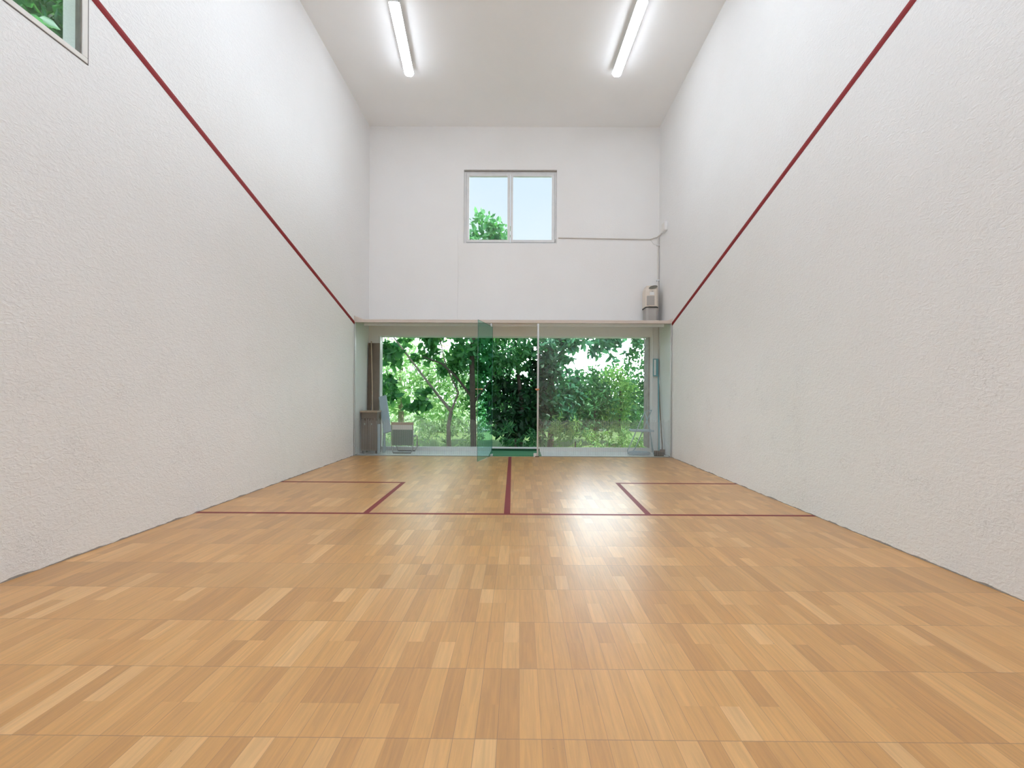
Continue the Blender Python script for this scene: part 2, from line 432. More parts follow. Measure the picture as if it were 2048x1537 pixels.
# ------------------------------------------------------------------ shell
struct(MB().box(XL, XR, YF, YG + 0.01, -0.12, 0).build('floor', M['floor']), 'honey coloured strip parquet floor of the squash court', 'floor')
struct(MB().box(XL, XR, YG + 0.01, YO, -0.12, 0).build('floor_gallery', M['gallery']), 'pale floor strip behind the glass wall', 'floor')
struct(MB().box(XL - .3, XR + .3, YF - .3, YO, CH, CH + .2).build('ceiling', M['ceil']), 'plain white ceiling', 'ceiling')
# left wall with the side window opening
WY0, WY1, WZ0, WZ1 = 1.05, 3.364, 3.767, 5.25
b = MB()
b.box(XL - .19, XL, YF - .3, WY0, -.12, CH).box(XL - .19, XL, WY1, YO, -.12, CH)
b.box(XL - .19, XL, WY0, WY1, -.12, WZ0).box(XL - .19, XL, WY0, WY1, WZ1, CH)
struct(b.build('wall_left', M['wall']), 'long white plastered wall on the left', 'wall')
struct(MB().box(XR, XR + .28, YF - .3, YO, -.12, CH).build('wall_right', M['wall']), 'long white plastered wall on the right', 'wall')
struct(MB().box(XL, XR, YF - .3, YF, -.12, CH).build('wall_front', M['wall']), 'white front wall of the court', 'wall')
# back wall: wide low opening and the upper window
OX0, OX1, OZ0, OZ1 = -3.125, 2.900, 0.06, 2.537
UX0, UX1, UZ0, UZ1 = -1.253, 0.800, 4.590, 6.215
b = MB()
b.box(XL, OX0, YB, YO, -.12, OZ1).box(OX1, XR, YB, YO, -.12, OZ1).box(OX0, OX1, YB, YO, -.12, OZ0)
b.box(XL, XR, YB, YO, OZ1, UZ0).box(XL, UX0, YB, YO, UZ0, UZ1).box(UX1, XR, YB, YO, UZ0, UZ1).box(XL, XR, YB, YO, UZ1, CH)
struct(b.build('wall_back', M['wallb']), 'white back wall above and around the garden opening', 'wall')

# ledge above the glass wall
b = MB().prism([(YG-.02, 2.690), (YG-.02, 2.745), (9.1, 2.80), (YB, 2.80), (YB, 2.765)], 'x', XL, XR, 0)
b.add([(XL, YG-.02, 2.742), (XL, YG-.02, 2.825), (XL+.17, YG-.02, 2.746), (XL, YG+.2, 2.76), (XL, YG+.2, 2.825), (XL+.17, YG+.2, 2.77)],
      [(0,1,2), (3,5,4), (0,3,4,1), (1,4,5,2), (0,2,5,3)])
b.add([(XR, YG-.02, 2.742), (XR, YG-.02, 2.79), (XR-.09, YG-.02, 2.746), (XR, YG+.2, 2.76), (XR, YG+.2, 2.79), (XR-.09, YG+.2, 2.77)],
      [(0,1,2), (3,5,4), (0,3,4,1), (1,4,5,2), (0,2,5,3)])
struct(b.build('trim_1', M['ledge']), 'beige ledge running above the glass wall', 'ledge')
struct(MB().box(XL + .16, XR - .13, YG + .10, YG + .13, 2.642, 2.70).build('trim_2', M['white']), 'white strip under the beige ledge', 'trim')

# red out lines on the side walls (moulded strip with a sloping lower face)
def outline(name, X, sgn, y1, y0, z1, slope, lab):
    b = MB(); h = 0.028
    def zz(y): return z1 + slope * (YG - y)
    prof = [(0, -h), (0.004, -h), (0.012, h * .1), (0.012, h), (0, h)]
    vs = []
    for y in (y1, y0):
        for d, dz in prof: vs.append((X + sgn * d, y, zz(y) + dz))
    n = len(prof)
    b.add(vs, [tuple(range(n)), tuple(range(n, 2*n))[::-1]] + [(i, (i+1) % n, n + (i+1) % n, n + i) for i in range(n)])
    struct(b.build(name, M['red']), lab, 'court line')
outline('trim_3', XL, 1, YG - .01, 3.385, 2.675, 0.3015, 'red sloping out line on the left wall')
outline('trim_4', XR, -1, YG - .01, YF, 2.675, 0.3065, 'red sloping out line on the right wall')

# painted lines on the floor
def fline(name, polys, lab):
    b = MB()
    for p in polys: b.prism(p, 'z', 0.0, 0.0012)
    struct(b.build(name, M['redf']), lab, 'court line')
fline('trim_5', [[(XL, 4.515), (XR, 4.535), (XR, 4.585), (XL, 4.565)]], 'red short line across the whole floor')
fline('trim_6', [[(-.158, 4.56), (-.092, 4.56), (-.158, 8.80), (-.216, 8.80)]], 'red half court line running to the glass door')
fline('trim_7', [[(XL, 6.135), (-1.60, 6.135), (-1.60, 6.19), (XL, 6.19)], [(-1.625, 4.566), (-1.565, 4.566), (-1.60, 6.135), (-1.655, 6.135)]], 'red lines of the left service box')
fline('trim_8', [[(1.36, 6.17), (XR, 6.17), (XR, 6.225), (1.36, 6.225)], [(1.315, 4.58), (1.375, 4.58), (1.415, 6.17), (1.36, 6.17)]], 'red lines of the right service box')

# ------------------------------------------------------------------ windows
# window_1: upper double window in the back wall
b = MB(); yf0, yf1 = YB + .045, YB + .115
def ring(b, x0, x1, z0, z1, y0, y1, wl, wr, wt, wb, mi=0):
    b.box(x0, x0 + wl, y0, y1, z0, z1, mi).box(x1 - wr, x1, y0, y1, z0, z1, mi)
    b.box(x0 + wl, x1 - wr, y0, y1, z1 - wt, z1, mi).box(x0 + wl, x1 - wr, y0, y1, z0, z0 + wb, mi)
ring(b, UX0, UX1, UZ0, UZ1, yf0, yf1, .055, .045, .075, .03)
win = struct(b.build('window_1', M['frame'], bevel=.004), 'double window high in the back wall showing sky and a tree top', 'window')
mz0, mz1 = UZ0 + .03, UZ1 - .075
xm = -0.226
for (x0, x1) in ((UX0 + .055, xm), (xm, UX1 - .045)):
    b = MB(); ring(b, x0 + .004, x1 - .004, mz0 + .004, mz1 - .004, yf0 - .018, yf1 - .02, .055, .06, .05, .055)
    s = b.build('window_sash', M['frame'], win, bevel=.005)
    p = MB().box(x0 + .055, x1 - .06, yf0 + .012, yf0 + .018, mz0 + .055, mz1 - .05).build('pane', M['pane'], win)
MB().box(UX1 - .035, UX1 - .018, yf0 - .03, yf0 - .02, UZ0 + .03, UZ0 + .10).build('window_catch', M['alud'], win)
MB().box(UX0 - .0, UX1 + .0, YB + .004, YB + .045, UZ1 - .022, UZ1 - .002).build('lintel_groove', M['groove'], win)

# window_2: side window, left wall
b = MB(); f = .040
x0, x1 = XL - .022, XL + .006
b.box(x0, x1, WY0, WY1, WZ0, WZ0 + f).box(x0, x1, WY0, WY1, WZ1 - f, WZ1)
b.box(x0, x1, WY0, WY0 + f, WZ0 + f, WZ1 - f).box(x0, x1, WY1 - f, WY1, WZ0 + f, WZ1 - f)
win2 = struct(b.build('window_2', M['cream'], bevel=.004), 'cream framed window high in the left wall', 'window')
MB().box(XL - .014, XL - .009, WY0 + f, WY1 - f, WZ0 + f, WZ1 - f).build('pane', M['pane'], win2)
b = MB(); g = .007                                    # dark joint all round the frame
b.box(XL, XL + .003, WY0 - g, WY1 + g, WZ0 - g, WZ0).box(XL, XL + .003, WY1, WY1 + g, WZ0, WZ1).box(XL, XL + .003, WY0 - g, WY0, WZ0, WZ1).box(XL, XL + .003, WY0 - g, WY1 + g, WZ1, WZ1 + g)
b.build('seal', M['seal'], win2)
b = MB()
for k in range(3): b.box(XL - .018 - .018 * k, XL - .004 - .018 * k, WY1 - .046 + .003 * k, WY1 - .0405 + .003 * k, WZ0 + .005, WZ1 - .005)
b.build('shutter_guide', M['guide'], win2)

# window_3: garden opening frame
b = MB()
b.box(OX0, OX0 + .035, YB + .02, YB + .12, OZ0, OZ1).box(OX1 - .02, OX1, YB + .01, YB + .05, OZ0, OZ1)
b.box(OX0, OX1, YB + .02, YB + .10, OZ0, OZ0 + .022)
win3 = struct(b.build('window_3', M['white'], bevel=.002), 'wide garden opening with white edge profiles behind the glass wall', 'window')
b = MB().box(OX1 - .045, OX1, YB + .06, YO + .12, OZ0 + .022, OZ1)
struct(b.build('trim_9', M['stone']), 'rough grey brown stone jamb at the right of the garden opening', 'trim')

# ------------------------------------------------------------------ glass wall
GB, GT = 0.012, 2.69
def pane_mesh(x0, x1, y0, y1, z0, z1):
    b = MB(); vs = [(x0,y0,z0),(x1,y0,z0),(x1,y1,z0),(x0,y1,z0),(x0,y0,z1),(x1,y0,z1),(x1,y1,z1),(x0,y1,z1)]
    b.add(vs, [(0,1,5,4),(2,3,7,6)], 0); b.add(vs, [(0,3,2,1),(4,5,6,7),(1,2,6,5),(3,0,4,7)], 1); return b
def etch(x0, x1, seed, skip=()):
    rnd = random.Random(seed); b = MB(); x = x0 + .012
    while x < x1 - .01:
        top = .735 + rnd.uniform(-.03, .03)
        b.box(x, x + .0048, YG - .0066, YG - .0060, GB + .02, top); x += .0215
    return b
for x0, x1, lab, sd in ((XL, -.545, 'large clear glass panel left of the glass door', 1), (.362, XR, 'large clear glass panel right of the glass door', 2)):
    t = thing('glass_panel', ((x0 + x1) / 2, YG, 0), lab, 'glass panel')
    pane_mesh(x0 + .004, x1 - .004, YG - .006, YG + .006, GB, GT - .002).build('pane', [M['glass'], M['gedge']], t)
    etch(x0 + .03, x1, sd).build('etched_stripes', M['etch'], t)
    MB().box(x0, x1, YG - .014, YG + .014, 0, GB).build('base_channel', M['alud'], t)
    xe = x0 + .01 if x0 < -1 else x1 - .035
    b = MB().box(xe, xe + .025, YG - .02, YG - .007, GB, GT - .02)
    b.build('wall_profile', M['alu'], t)
    rightpanel = t
    if x0 > 0:
        MB().box(x0 - .012, x0 + .022, YG - .016, YG - .007, GB, GT - .01).build('door_post', M['alu'], t)

# glass door standing open towards the court
hinge = Vector((-.548, YG, 0)); free = Vector((-.764, 7.995, 0)); DL = (free - hinge).length
d = (free - hinge).normalized(); nrm = Vector((-d.y, d.x, 0)); up = Vector((0, 0, 1))
door = bpy.data.objects.new('door_1', None); COL.objects.link(door); door.location = hinge
struct(door, 'frameless green glass door standing open into the court', 'door')
c = hinge + d * (DL / 2 + .004) + up * 1.317
b = MB(); vs = []
for z in (.022, 2.612):
    for s_, n_ in ((0.01, -1), (DL, -1), (DL, 1), (0.01, 1)): vs.append(hinge + d * s_ + nrm * n_ * .005 + up * z)
b.add(vs, [(0,1,5,4),(2,3,7,6)], 0); b.add(vs, [(0,3,2,1),(4,5,6,7),(1,2,6,5),(3,0,4,7)], 1)
b.build('door_pane', [M['glassd'], M['gedge']], door)
for z0, z1, nm in ((.012, .055, 'bottom_hinge'), (2.60, 2.66, 'top_hinge')):
    MB().obox(hinge + d * .05 + up * (z0 + z1) / 2, (d, nrm, up), .055, .016, (z1 - z0) / 2).build(nm, M['alu'], door, bevel=.003)
hb = hinge + d * (DL - .06) + up * 1.345
b = MB().tube([hb - nrm * .045, hb + nrm * .045], .008)
b.tube([hb - nrm * .045, hb - nrm * .055, hb - nrm * .05 - d * .04], .012).tube([hb + nrm * .045, hb + nrm * .05 - d * .04], .012)
b.tube([hb + up * .02 - nrm * .02, hb - up * .09 - nrm * .02], .008)
b.build('door_handle', M['peach'], door)
# catch and knob on the door post
MB().box(.285, .345, YG - .045, YG - .017, .0, .075).build('door_catch', M['white'], rightpanel, bevel=.006)
MB().box(.315, .40, YG - .050, YG - .017, .0, .018).build('floor_plate', M['brown'], rightpanel, bevel=.003)
b = MB().tube([(.352, YG - .016, 1.355), (.352, YG - .055, 1.355)], [.012, .020], 12)
b.tube([(.312, YG - .055, 1.358), (.352, YG - .062, 1.352), (.392, YG - .055, 1.358)], [.014, .024, .014], 10)
kb = b.build('knob', M['peach'], rightpanel); kb['label'] = 'copper coloured knob'

# green mat in the doorway
t = thing('door_mat', (-.09, 9.2, 0), 'green mat lying in the doorway behind the open glass door', 'mat')
MB().box(-.62, .45, YG + .03, YB - .02, 0, .012).build('mat_body', M['mat'], t)
MB().box(-.62, .45, YB - .02, YB - .004, 0, .058).build('raised_edge', M['matd'], t)

# ------------------------------------------------------------------ ceiling lamps
def lamp(xa, ya, xb, yb, lab, mat='tube'):
    L = math.hypot(xb - xa, yb - ya); mx_, my_ = (xa + xb) / 2, (ya + yb) / 2
    t = thing('ceiling_lamp', (mx_, my_, CH), lab, 'ceiling lamp', 'fluorescent ceiling lamps')
    D = Vector((xb - xa, yb - ya, 0)).normalized(); N = Vector((-D.y, D.x, 0)); U = Vector((0, 0, 1))
    c = Vector((mx_, my_, 0))
    MB().obox(c + U * (CH - .045), (D, N, U), L / 2 - .06, .045, .045).obox(c + U * (CH - .096), (D, N, U), L / 2 - .004, .084, .006).build('housing', M['white'], t, bevel=.004)
    b = MB()
    hw = .082; prof = [(-hw, CH - .102), (-hw * .96, CH - .115), (-hw * .82, CH - .138), (-hw * .55, CH - .150), (hw * .55, CH - .150), (hw * .82, CH - .138), (hw * .96, CH - .115), (hw, CH - .102)]
    vs = []
    for s_, k in ((-L / 2, .72), (-L / 2 + .03, 1), (L / 2 - .03, 1), (L / 2, .72)):
        for a, z in prof: vs.append(c + D * s_ + N * a * k + U * ((z - CH + .102) * (.75 if k < 1 else 1) + CH - .102))
    n = 8; fs = [tuple(range(n))[::-1], tuple(range(3*n, 4*n))]
    for j in range(3):
        for i in range(n): fs.append((j*n + i, j*n + (i+1) % n, (j+1)*n + (i+1) % n, (j+1)*n + i))
    b.add(vs, fs); b.build('diffuser', M[mat], t)
    return t
lamp(-2.035, 7.98, -1.895, 6.50, 'long white ceiling lamp near the left wall, towards the back')
lamp(1.725, 7.98, 1.790, 6.47, 'long white ceiling lamp near the right wall, towards the back')
lamp(-2.05, 5.30, -2.05, 3.77, 'unseen ceiling lamp added as fill light near the left wall, over the short line', 'fill_mid')
lamp(1.85, 5.30, 1.85, 3.77, 'unseen ceiling lamp added as fill light near the right wall, over the short line', 'fill_mid')
lamp(-0.10, 2.90, -0.10, 1.37, 'unseen ceiling lamp added as fill light on the centre line, over the front half', 'fill_front')
lamp(-0.10, 0.95, -0.10, -0.58, 'unseen ceiling lamp added as fill light on the centre line, close to the front wall', 'fill_front')

# ------------------------------------------------------------------ conduit and device on the back wall
t = thing('cable_conduit', (2.0, YB, 4.69), 'pale conduit running from the upper window to the right corner', 'conduit')
yc = YB - .018
b = MB().tube([(.83, yc, 4.715), (1.9, yc, 4.70), (2.86, yc, 4.685)], .014)
b.tube([(2.86, yc, 4.685), (2.93, yc, 4.712), (3.02, yc, 4.735)], .014)
b.build('wall_run', M['pipe'], t)
b = MB().tube([(3.02, yc, 4.735), (3.042, YB - .12, 4.745), (3.042, 9.345, 4.76)], .014); b.build('elbow', M['pipe'], t)
b = MB().tube([(3.028, yc - .005, 4.72), (3.028, yc - .005, 3.60), (3.028, yc - .005, 2.80)], .016); b.build('drop_pipe', M['pipe'], t)
for z in (4.55, 3.78): MB().box(3.0, 3.056, yc - .028, YB, z - .015, z + .015).build('pipe_clip', M['frame'], t)
MB().tube([(2.86, yc, 4.68), (2.93, yc, 4.58), (3.01, yc, 4.55)], .004, 6).build('loose_wire', M['pipe'], t)
t = thing('junction_box', (3.05, 9.24, 4.78), 'small white junction box on the right wall beside the corner', 'junction box')
MB().box(2.995, XR, 9.13, 9.34, 4.69, 4.88).build('box_body', M['white'], t, bevel=.008)
MB().box(2.988, 2.995, 9.15, 9.32, 4.71, 4.86).build('cover', M['cream'], t)
t = thing('wall_cable', (-1.37, YB, 3.5), 'thin white cable down the back wall left of the upper window', 'cable')
MB().tube([(-1.375, YB - .006, 4.88), (-1.372, YB - .006, 3.9), (-1.378, YB - .006, 2.80)], .006, 6).build('cable', M['wallb'], t)

t = thing('dehumidifier', (2.80, 9.46, 2.80), 'beige air unit with an oval vent standing on the ledge in the right corner', 'air unit')
x0, x1 = 2.672, 2.945; y0, y1 = 9.33, 9.62
MB().prism([(x0 + .015, y1 - .03), (x0 + .015, y0 + .05), (x0 + .06, y0 + .02), (x1 - .05, y0 + .02), (x1 - .01, y0 + .05), (x1 - .01, y1 - .03)], 'z', 2.80, 3.115).build('pedestal', M['grill'], t)
MB().prism([(x0, y1), (x0, y0 + .05), (x0 + .07, y0), (x1 - .045, y0), (x1, y0 + .05), (x1, y1)], 'z', 3.115, 3.137).build('bottom_rim', M['dark'], t)
body = [(x0, y1), (x0, y0 + .05), (x0 + .07, y0), (x1 - .045, y0), (x1, y0 + .05), (x1, y1)]
b = MB(); vs = [(p[0], p[1], 3.137) for p in body] + [(p[0], p[1], 3.50) for p in body] + [(x0 + .04 + (p[0] - x0) * .86, p[1] + (.07 if p[1] < y0 + .03 else .04 if p[1] < y0 + .1 else 0), 3.60) for p in body]
fs = [(5,4,3,2,1,0), tuple(range(12, 18))]
for j in range(2):
    for i in range(6): fs.append((j*6 + i, j*6 + (i+1) % 6, (j+1)*6 + (i+1) % 6, (j+1)*6 + i))
b.add(vs, fs); b.build('casing', M['beige'], t, bevel=.008)
b = MB(); n = 20; cx_, cz_ = 2.825, 3.545
vs = []
for yy in (9.322, 9.40):
    for k in range(n):
        a = 2 * math.pi * k / n; ex_, ez_ = .092 * math.cos(a), .034 * math.sin(a)
        vs.append((cx_ + ex_ * .97 - ez_ * .2, yy, cz_ + ex_ * .22 + ez_))
b.add(vs, [tuple(range(n)), tuple(range(n, 2*n))[::-1]] + [(i, (i+1) % n, n + (i+1) % n, n + i) for i in range(n)])
b.build('top_vent', M['vent'], t)
b = MB().box(x0 + .025, x1 - .095, y0 - .008, y0 + .05, 3.165, 3.36)
b.build('front_grille', M['grill'], t)
MB().box(x0 + .08, x1 - .10, y0 - .006, y0 + .02, 3.378, 3.445).build('label_plate', M['white'], t)
MB().box(x0 + .115, x0 + .155, y0 - .008, y0 + .01, 3.452, 3.468).build('display', M['grill'], t)

# ------------------------------------------------------------------ stored things behind the glass, left
def leaning(name, lab, cat, c0, c1, wdt, thk, mat, ax=(1, 0, 0)):
    c0, c1 = Vector(c0), Vector(c1); Z = (c1 - c0).normalized(); X = Vector(ax); X = (X - Z * X.dot(Z)).normalized(); Y = Z.cross(X)
    o = MB().obox((c0 + c1) / 2, (X, Y, Z), wdt / 2, thk / 2, (c1 - c0).length / 2).build(name, mat, bevel=.003)
    return tag(o, lab, cat)
leaning('wooden_board', 'dark narrow board standing upright against the left wall behind the glass', 'board', (-3.285, 9.54, .005), (-3.285, 9.64, 2.37), .08, .03, M['brown'])
leaning('wooden_board', 'wide grey brown board leaning in the left corner behind the glass', 'board', (-3.16, 9.60, .005), (-3.165, 9.66, 2.37), .155, .024, M['brown2'])
tag(MB().tube([(-3.12, 9.30, 0.90), (-3.17, 9.42, 1.5), (-3.24, 9.56, 2.40)], .012).build('pole', M['tan']), 'thin light wooden pole leaning in front of the dark boards', 'pole')
t = thing('cabinet', (-3.14, 9.42, 0), 'low brown wooden cabinet in the left corner behind the glass', 'cabinet')
MB().box(-3.30, -2.975, 9.14, 9.44, .06, .86).build('body', M['brown2'], t, bevel=.004)
MB().box(-3.32, -2.965, 9.12, 9.46, .86, .895).build('top', M['tan'], t, bevel=.004)
for x in (-3.29, -3.145):
    dd = MB().box(x, x + .14, 9.125, 9.142, .09, .74).build('door', M['brown'], t)
    MB().box(x + .06, x + .08, 9.112, 9.126, .60, .64).build('handle', M['alud'], dd)
for x in (-3.29, -3.01):
    for y in (9.16, 9.40): MB().box(x, x + .03, y, y + .03, 0, .062).build('foot', M['dark'], t)

t = thing('lounger', (-2.85, 9.42, 0), 'pale blue folded garden lounger standing beside the brown cabinet', 'lounger')
# slanting padded back
pa, pb = Vector((-3.00, 9.60, 1.20)), Vector((-2.76, 9.18, .44)); Z = (pa - pb).normalized(); X = Vector((1, 0, .35)); X = (X - Z * X.dot(Z)).normalized()
MB().obox((pa + pb) / 2, (X, Z.cross(X), Z), .085, .022, (pa - pb).length / 2).build('backrest', M['blue'], t, bevel=.012)
MB().tube([(-2.98, 9.52, .92), (-2.93, 9.42, .80), (-2.88, 9.32, .62), (-2.87, 9.28, .45)], .012).build('armrest', M['white'], t)
MB().tube([(-2.87, 9.28, .66), (-2.86, 9.26, .3), (-2.86, 9.25, .01)], .022).build('leg', M['steelb'], t)
MB().tube([(-2.93, 9.46, .8), (-2.92, 9.50, .3), (-2.92, 9.52, .01)], .022).build('leg', M['steelb'], t)
MB().box(-2.955, -2.90, 9.12, 9.16, .01, .62).build('folded_seat', M['blue'], t, bevel=.01)

t = thing('garden_chair', (-2.5, 9.32, 0), 'garden chair with grey green mesh back and wire runners by the left opening', 'chair')
cx0, cx1, cy = -2.70, -2.225, 9.22
MB().box(cx0, cx1, cy - .015, cy + .015, .60, .655).build('top_rail', M['tan'], t, bevel=.008)
MB().box(cx0 + .03, cx1 - .02, cy - .006, cy + .006, .17, .50).build('backrest', M['mesh'], t)
MB().box(cx0 + .03, cx1 - .02, cy - .007, cy + .007, .50, .60).build('back_band', M['cream'], t)
MB().box(cx0 + .03, cx1 - .02, cy + .0, cy + .36, .33, .36).build('seat', M['mesh'], t, bevel=.008)
for x in (cx0 + .012, cx1 - .012):
    MB().tube([(x, cy, .62), (x, cy + .01, .30), (x, cy + .02, .10), (x + (.04 if x < -2.5 else -.04), cy - .02, .012)], .010).build('leg', M['alud'], t)
    MB().tube([(x, cy + .36, .34), (x, cy + .38, .10), (x + (.04 if x < -2.5 else -.04), cy + .36, .012)], .010).build('leg', M['alud'], t)
for y in (cy - .02, cy + .36):
    MB().tube([(cx0 + .05, y, .012), (cx1 - .05, y, .012)], .010).build('runner', M['dark'], t)

# ------------------------------------------------------------------ stored things behind the glass, right
t = thing('electrical_box', (2.99, YB, 1.87), 'grey green electrical box on the wall behind the right glass', 'electrical box')
MB().box(2.925, 3.03, YB - .09, YB, 1.67, 2.05).build('box_body', M['teal'], t, bevel=.006)
MB().box(2.930, 2.972, YB - .096, YB - .09, 1.69, 2.03).build('cover', M['white'], t)
tag(MB().tube([(2.925, YB - .015, 0), (2.925, YB - .015, 1.3), (2.925, YB - .015, 2.76)], .011).build('wall_pipe', M['white']), 'white vertical pipe beside the stone jamb behind the right glass', 'pipe')
tag(MB().tube([(3.04, YB - .02, 0), (3.04, YB - .02, 1.3), (3.04, YB - .02, 2.76)], .014).build('wall_pipe', M['pipe']), 'pale vertical pipe in the far right corner behind the glass', 'pipe')

t = thing('folding_chair', (2.55, 9.25, 0), 'pale blue tubular folding chair standing behind the right glass', 'chair')
def P(u, v, Y): return ((u - 1039.3 + (v - 768) * .005) * Y / 878.06, Y, 1.2316 + (791.4 - v + (u - 1024) * .0051) * Y / 878.06)
A = (2.60, 9.12, .90); Bf = (2.24, 9.12, .085); Bf2 = (2.28, 9.10, .03); Bf3 = (2.37, 9.10, .012)
MB().tube([A, (2.42, 9.12, .50), Bf, Bf2, Bf3], .011).build('side_frame', M['steelb'], t)
MB().tube([A, (2.70, 9.12, .55), (2.79, 9.12, .02)], .011).build('leg', M['steelb'], t)
MB().tube([(2.84, 9.46, .93), (2.66, 9.46, .50), (2.49, 9.46, .10), (2.42, 9.42, .03), (2.37, 9.10, .012)], .011).build('side_frame', M['steelb'], t)
MB().tube([(2.74, 9.46, .68), (2.82, 9.46, .45), (2.86, 9.46, .02)], .011).build('leg', M['steelb'], t)
MB().tube([A, (2.72, 9.30, .92), (2.84, 9.46, .93)], .010).build('back_rail', M['steelb'], t)
MB().obox((2.58, 9.28, .505), ((1, 0, 0), (0, 1, 0), (0, 0, 1)), .22, .17, .018).build('seat', M['blue'], t, bevel=.012)
b = MB(); n = 24; vs = []
for z, k in ((0, .9), (.02, 1), (.05, .96), (.062, .8)):
    for i in range(n): a = 2 * math.pi * i / n; vs.append((2.52 + .24 * k * math.cos(a), 9.27 + .16 * k * math.sin(a), z))
fs = [tuple(range(n))[::-1], tuple(range(3*n, 4*n))]
for j in range(3):
    for i in range(n): fs.append((j*n + i, j*n + (i+1) % n, (j+1)*n + (i+1) % n, (j+1)*n + i))
tag(b.add(vs, fs).build('floor_cushion', M['blue']), 'pale blue oval cushion lying on the floor under the folding chair', 'cushion')

def broom(x0, y0, x1, y1, ztop, lab, matp, hx):
    t = thing('broom', (x0, y0, 0), lab, 'broom')
    MB().tube([(x0, y0, .10), ((x0 + x1) / 2, (y0 + y1) / 2, ztop / 2), (x1, y1, ztop)], .013).build('handle', matp, t)
    MB().box(x0 - hx, x0 + hx, y0 - .022, y0 + .022, .085, .115).build('head', M['brown'], t, bevel=.006)
    b = MB(); rnd = random.Random(3)
    k = int(hx * 2 / .012)
    for i in range(k):
        for yy in (-.012, .008):
            x = x0 - hx + .006 + i * .012; h = rnd.uniform(-.004, .004)
            b.add([(x - .004, y0 + yy - .004, .09), (x + .004, y0 + yy - .004, .09), (x + .004, y0 + yy + .004, .09), (x - .004, y0 + yy + .004, .09),
                   (x - .007 + h, y0 + yy - .007, .003), (x + .007 + h, y0 + yy - .007, .003), (x + .007 + h, y0 + yy + .007, .003), (x - .007 + h, y0 + yy + .007, .003)],
                  [(0,1,2,3), (7,6,5,4), (0,4,5,1), (1,5,6,2), (2,6,7,3), (3,7,4,0)])
    b.build('bristles', M['dark'], t)
broom(2.86, 9.0, 3.02, 9.58, 1.68, 'teal handled broom leaning in the right corner behind the glass', M['teal'], .10)
broom(3.00, 9.22, 3.035, 9.60, 1.50, 'dark brown handled broom standing in the right corner behind the glass', M['brown'], .05)

# ------------------------------------------------------------------ garden
def leafmesh(blobs, size, seed, aspect=.5, droop=.3):
    rs = np.random.RandomState(seed); V = []; F = []; off = 0
    for (c, r, n) in blobs:
        dv = rs.normal(size=(n, 3)); dv /= np.linalg.norm(dv, axis=1)[:, None]
        rad = rs.uniform(0, 1, n) ** (1 / 2.2)
        # clumps
        k = max(4, n // 26); cd = rs.normal(size=(k, 3)); cd /= np.linalg.norm(cd, axis=1)[:, None]
        cc = cd * (rs.uniform(0.15, 1, k) ** .45)[:, None]
        p = cc[rs.randint(0, k, n)] + dv * rad[:, None] * .30
        p = np.array(c) + p * np.array(r)
        a = rs.normal(size=(n, 3)); a[:, 2] -= droop; a /= np.linalg.norm(a, axis=1)[:, None]
        q = rs.normal(size=(n, 3)); q[:, 2] *= .6; q -= a * (q * a).sum(1)[:, None]; q /= np.linalg.norm(q, axis=1)[:, None]
        nn = np.cross(a, q); L = size * rs.uniform(.6, 1.35, n)[:, None]; Wd = L * aspect
        lv = [p, p + a*L*.28 + q*Wd*.44 + nn*L*.06, p + a*L*.68 + q*Wd*.40 + nn*L*.05, p + a*L - nn*L*.08,
              p + a*L*.68 - q*Wd*.40 + nn*L*.05, p + a*L*.28 - q*Wd*.44 + nn*L*.06]
        V.append(np.stack(lv, 1).reshape(-1, 3))
        base = off + np.arange(n)[:, None] * 6
        F.append(np.concatenate([base + np.array([0, 1, 2, 3]), base + np.array([0, 3, 4, 5])], 1).reshape(-1, 4))
        off += n * 6
    V = np.concatenate(V); F = np.concatenate(F)
    me = bpy.data.meshes.new('foliage')
    me.vertices.add(len(V)); me.vertices.foreach_set('co', V.astype('f4').ravel())
    me.loops.add(F.size); me.loops.foreach_set('vertex_index', F.astype('i4').ravel())
    me.polygons.add(len(F)); me.polygons.foreach_set('loop_start', (np.arange(len(F)) * 4).astype('i4'))
    me.polygons.foreach_set('loop_total', np.full(len(F), 4, 'i4'))
    me.update(); me.validate(); return me

def tree(name, base, trunks, blobs, size, mat, bark, lab, cat, seed, aspect=.5, droop=.3, group=None):
    t = thing(name, base, lab, cat, group)
    for pts, rr in trunks:
        MB().tube(pts, rr, 8).build('trunk' if pts[0][2] < 0 else 'branch', bark, t)
    me = leafmesh(blobs, size, seed, aspect, droop); me.materials.append(mat)
    o = bpy.data.objects.new('foliage', me); COL.objects.link(o); o.parent = t
    o.matrix_parent_inverse = Matrix.Translation(-t.location)
    return t

GZ = -.35
g = MB().box(-60, 60, YO + .02, 90, GZ - .3, GZ); struct(g.build('ground', M['grass']), 'sunny lawn of the garden behind the building', 'ground')
g = MB().box(-60, XL - .20, -30, YO + .02, GZ - .3, GZ); struct(g.build('ground', M['grass']), 'ground beside the left wall of the building', 'ground')

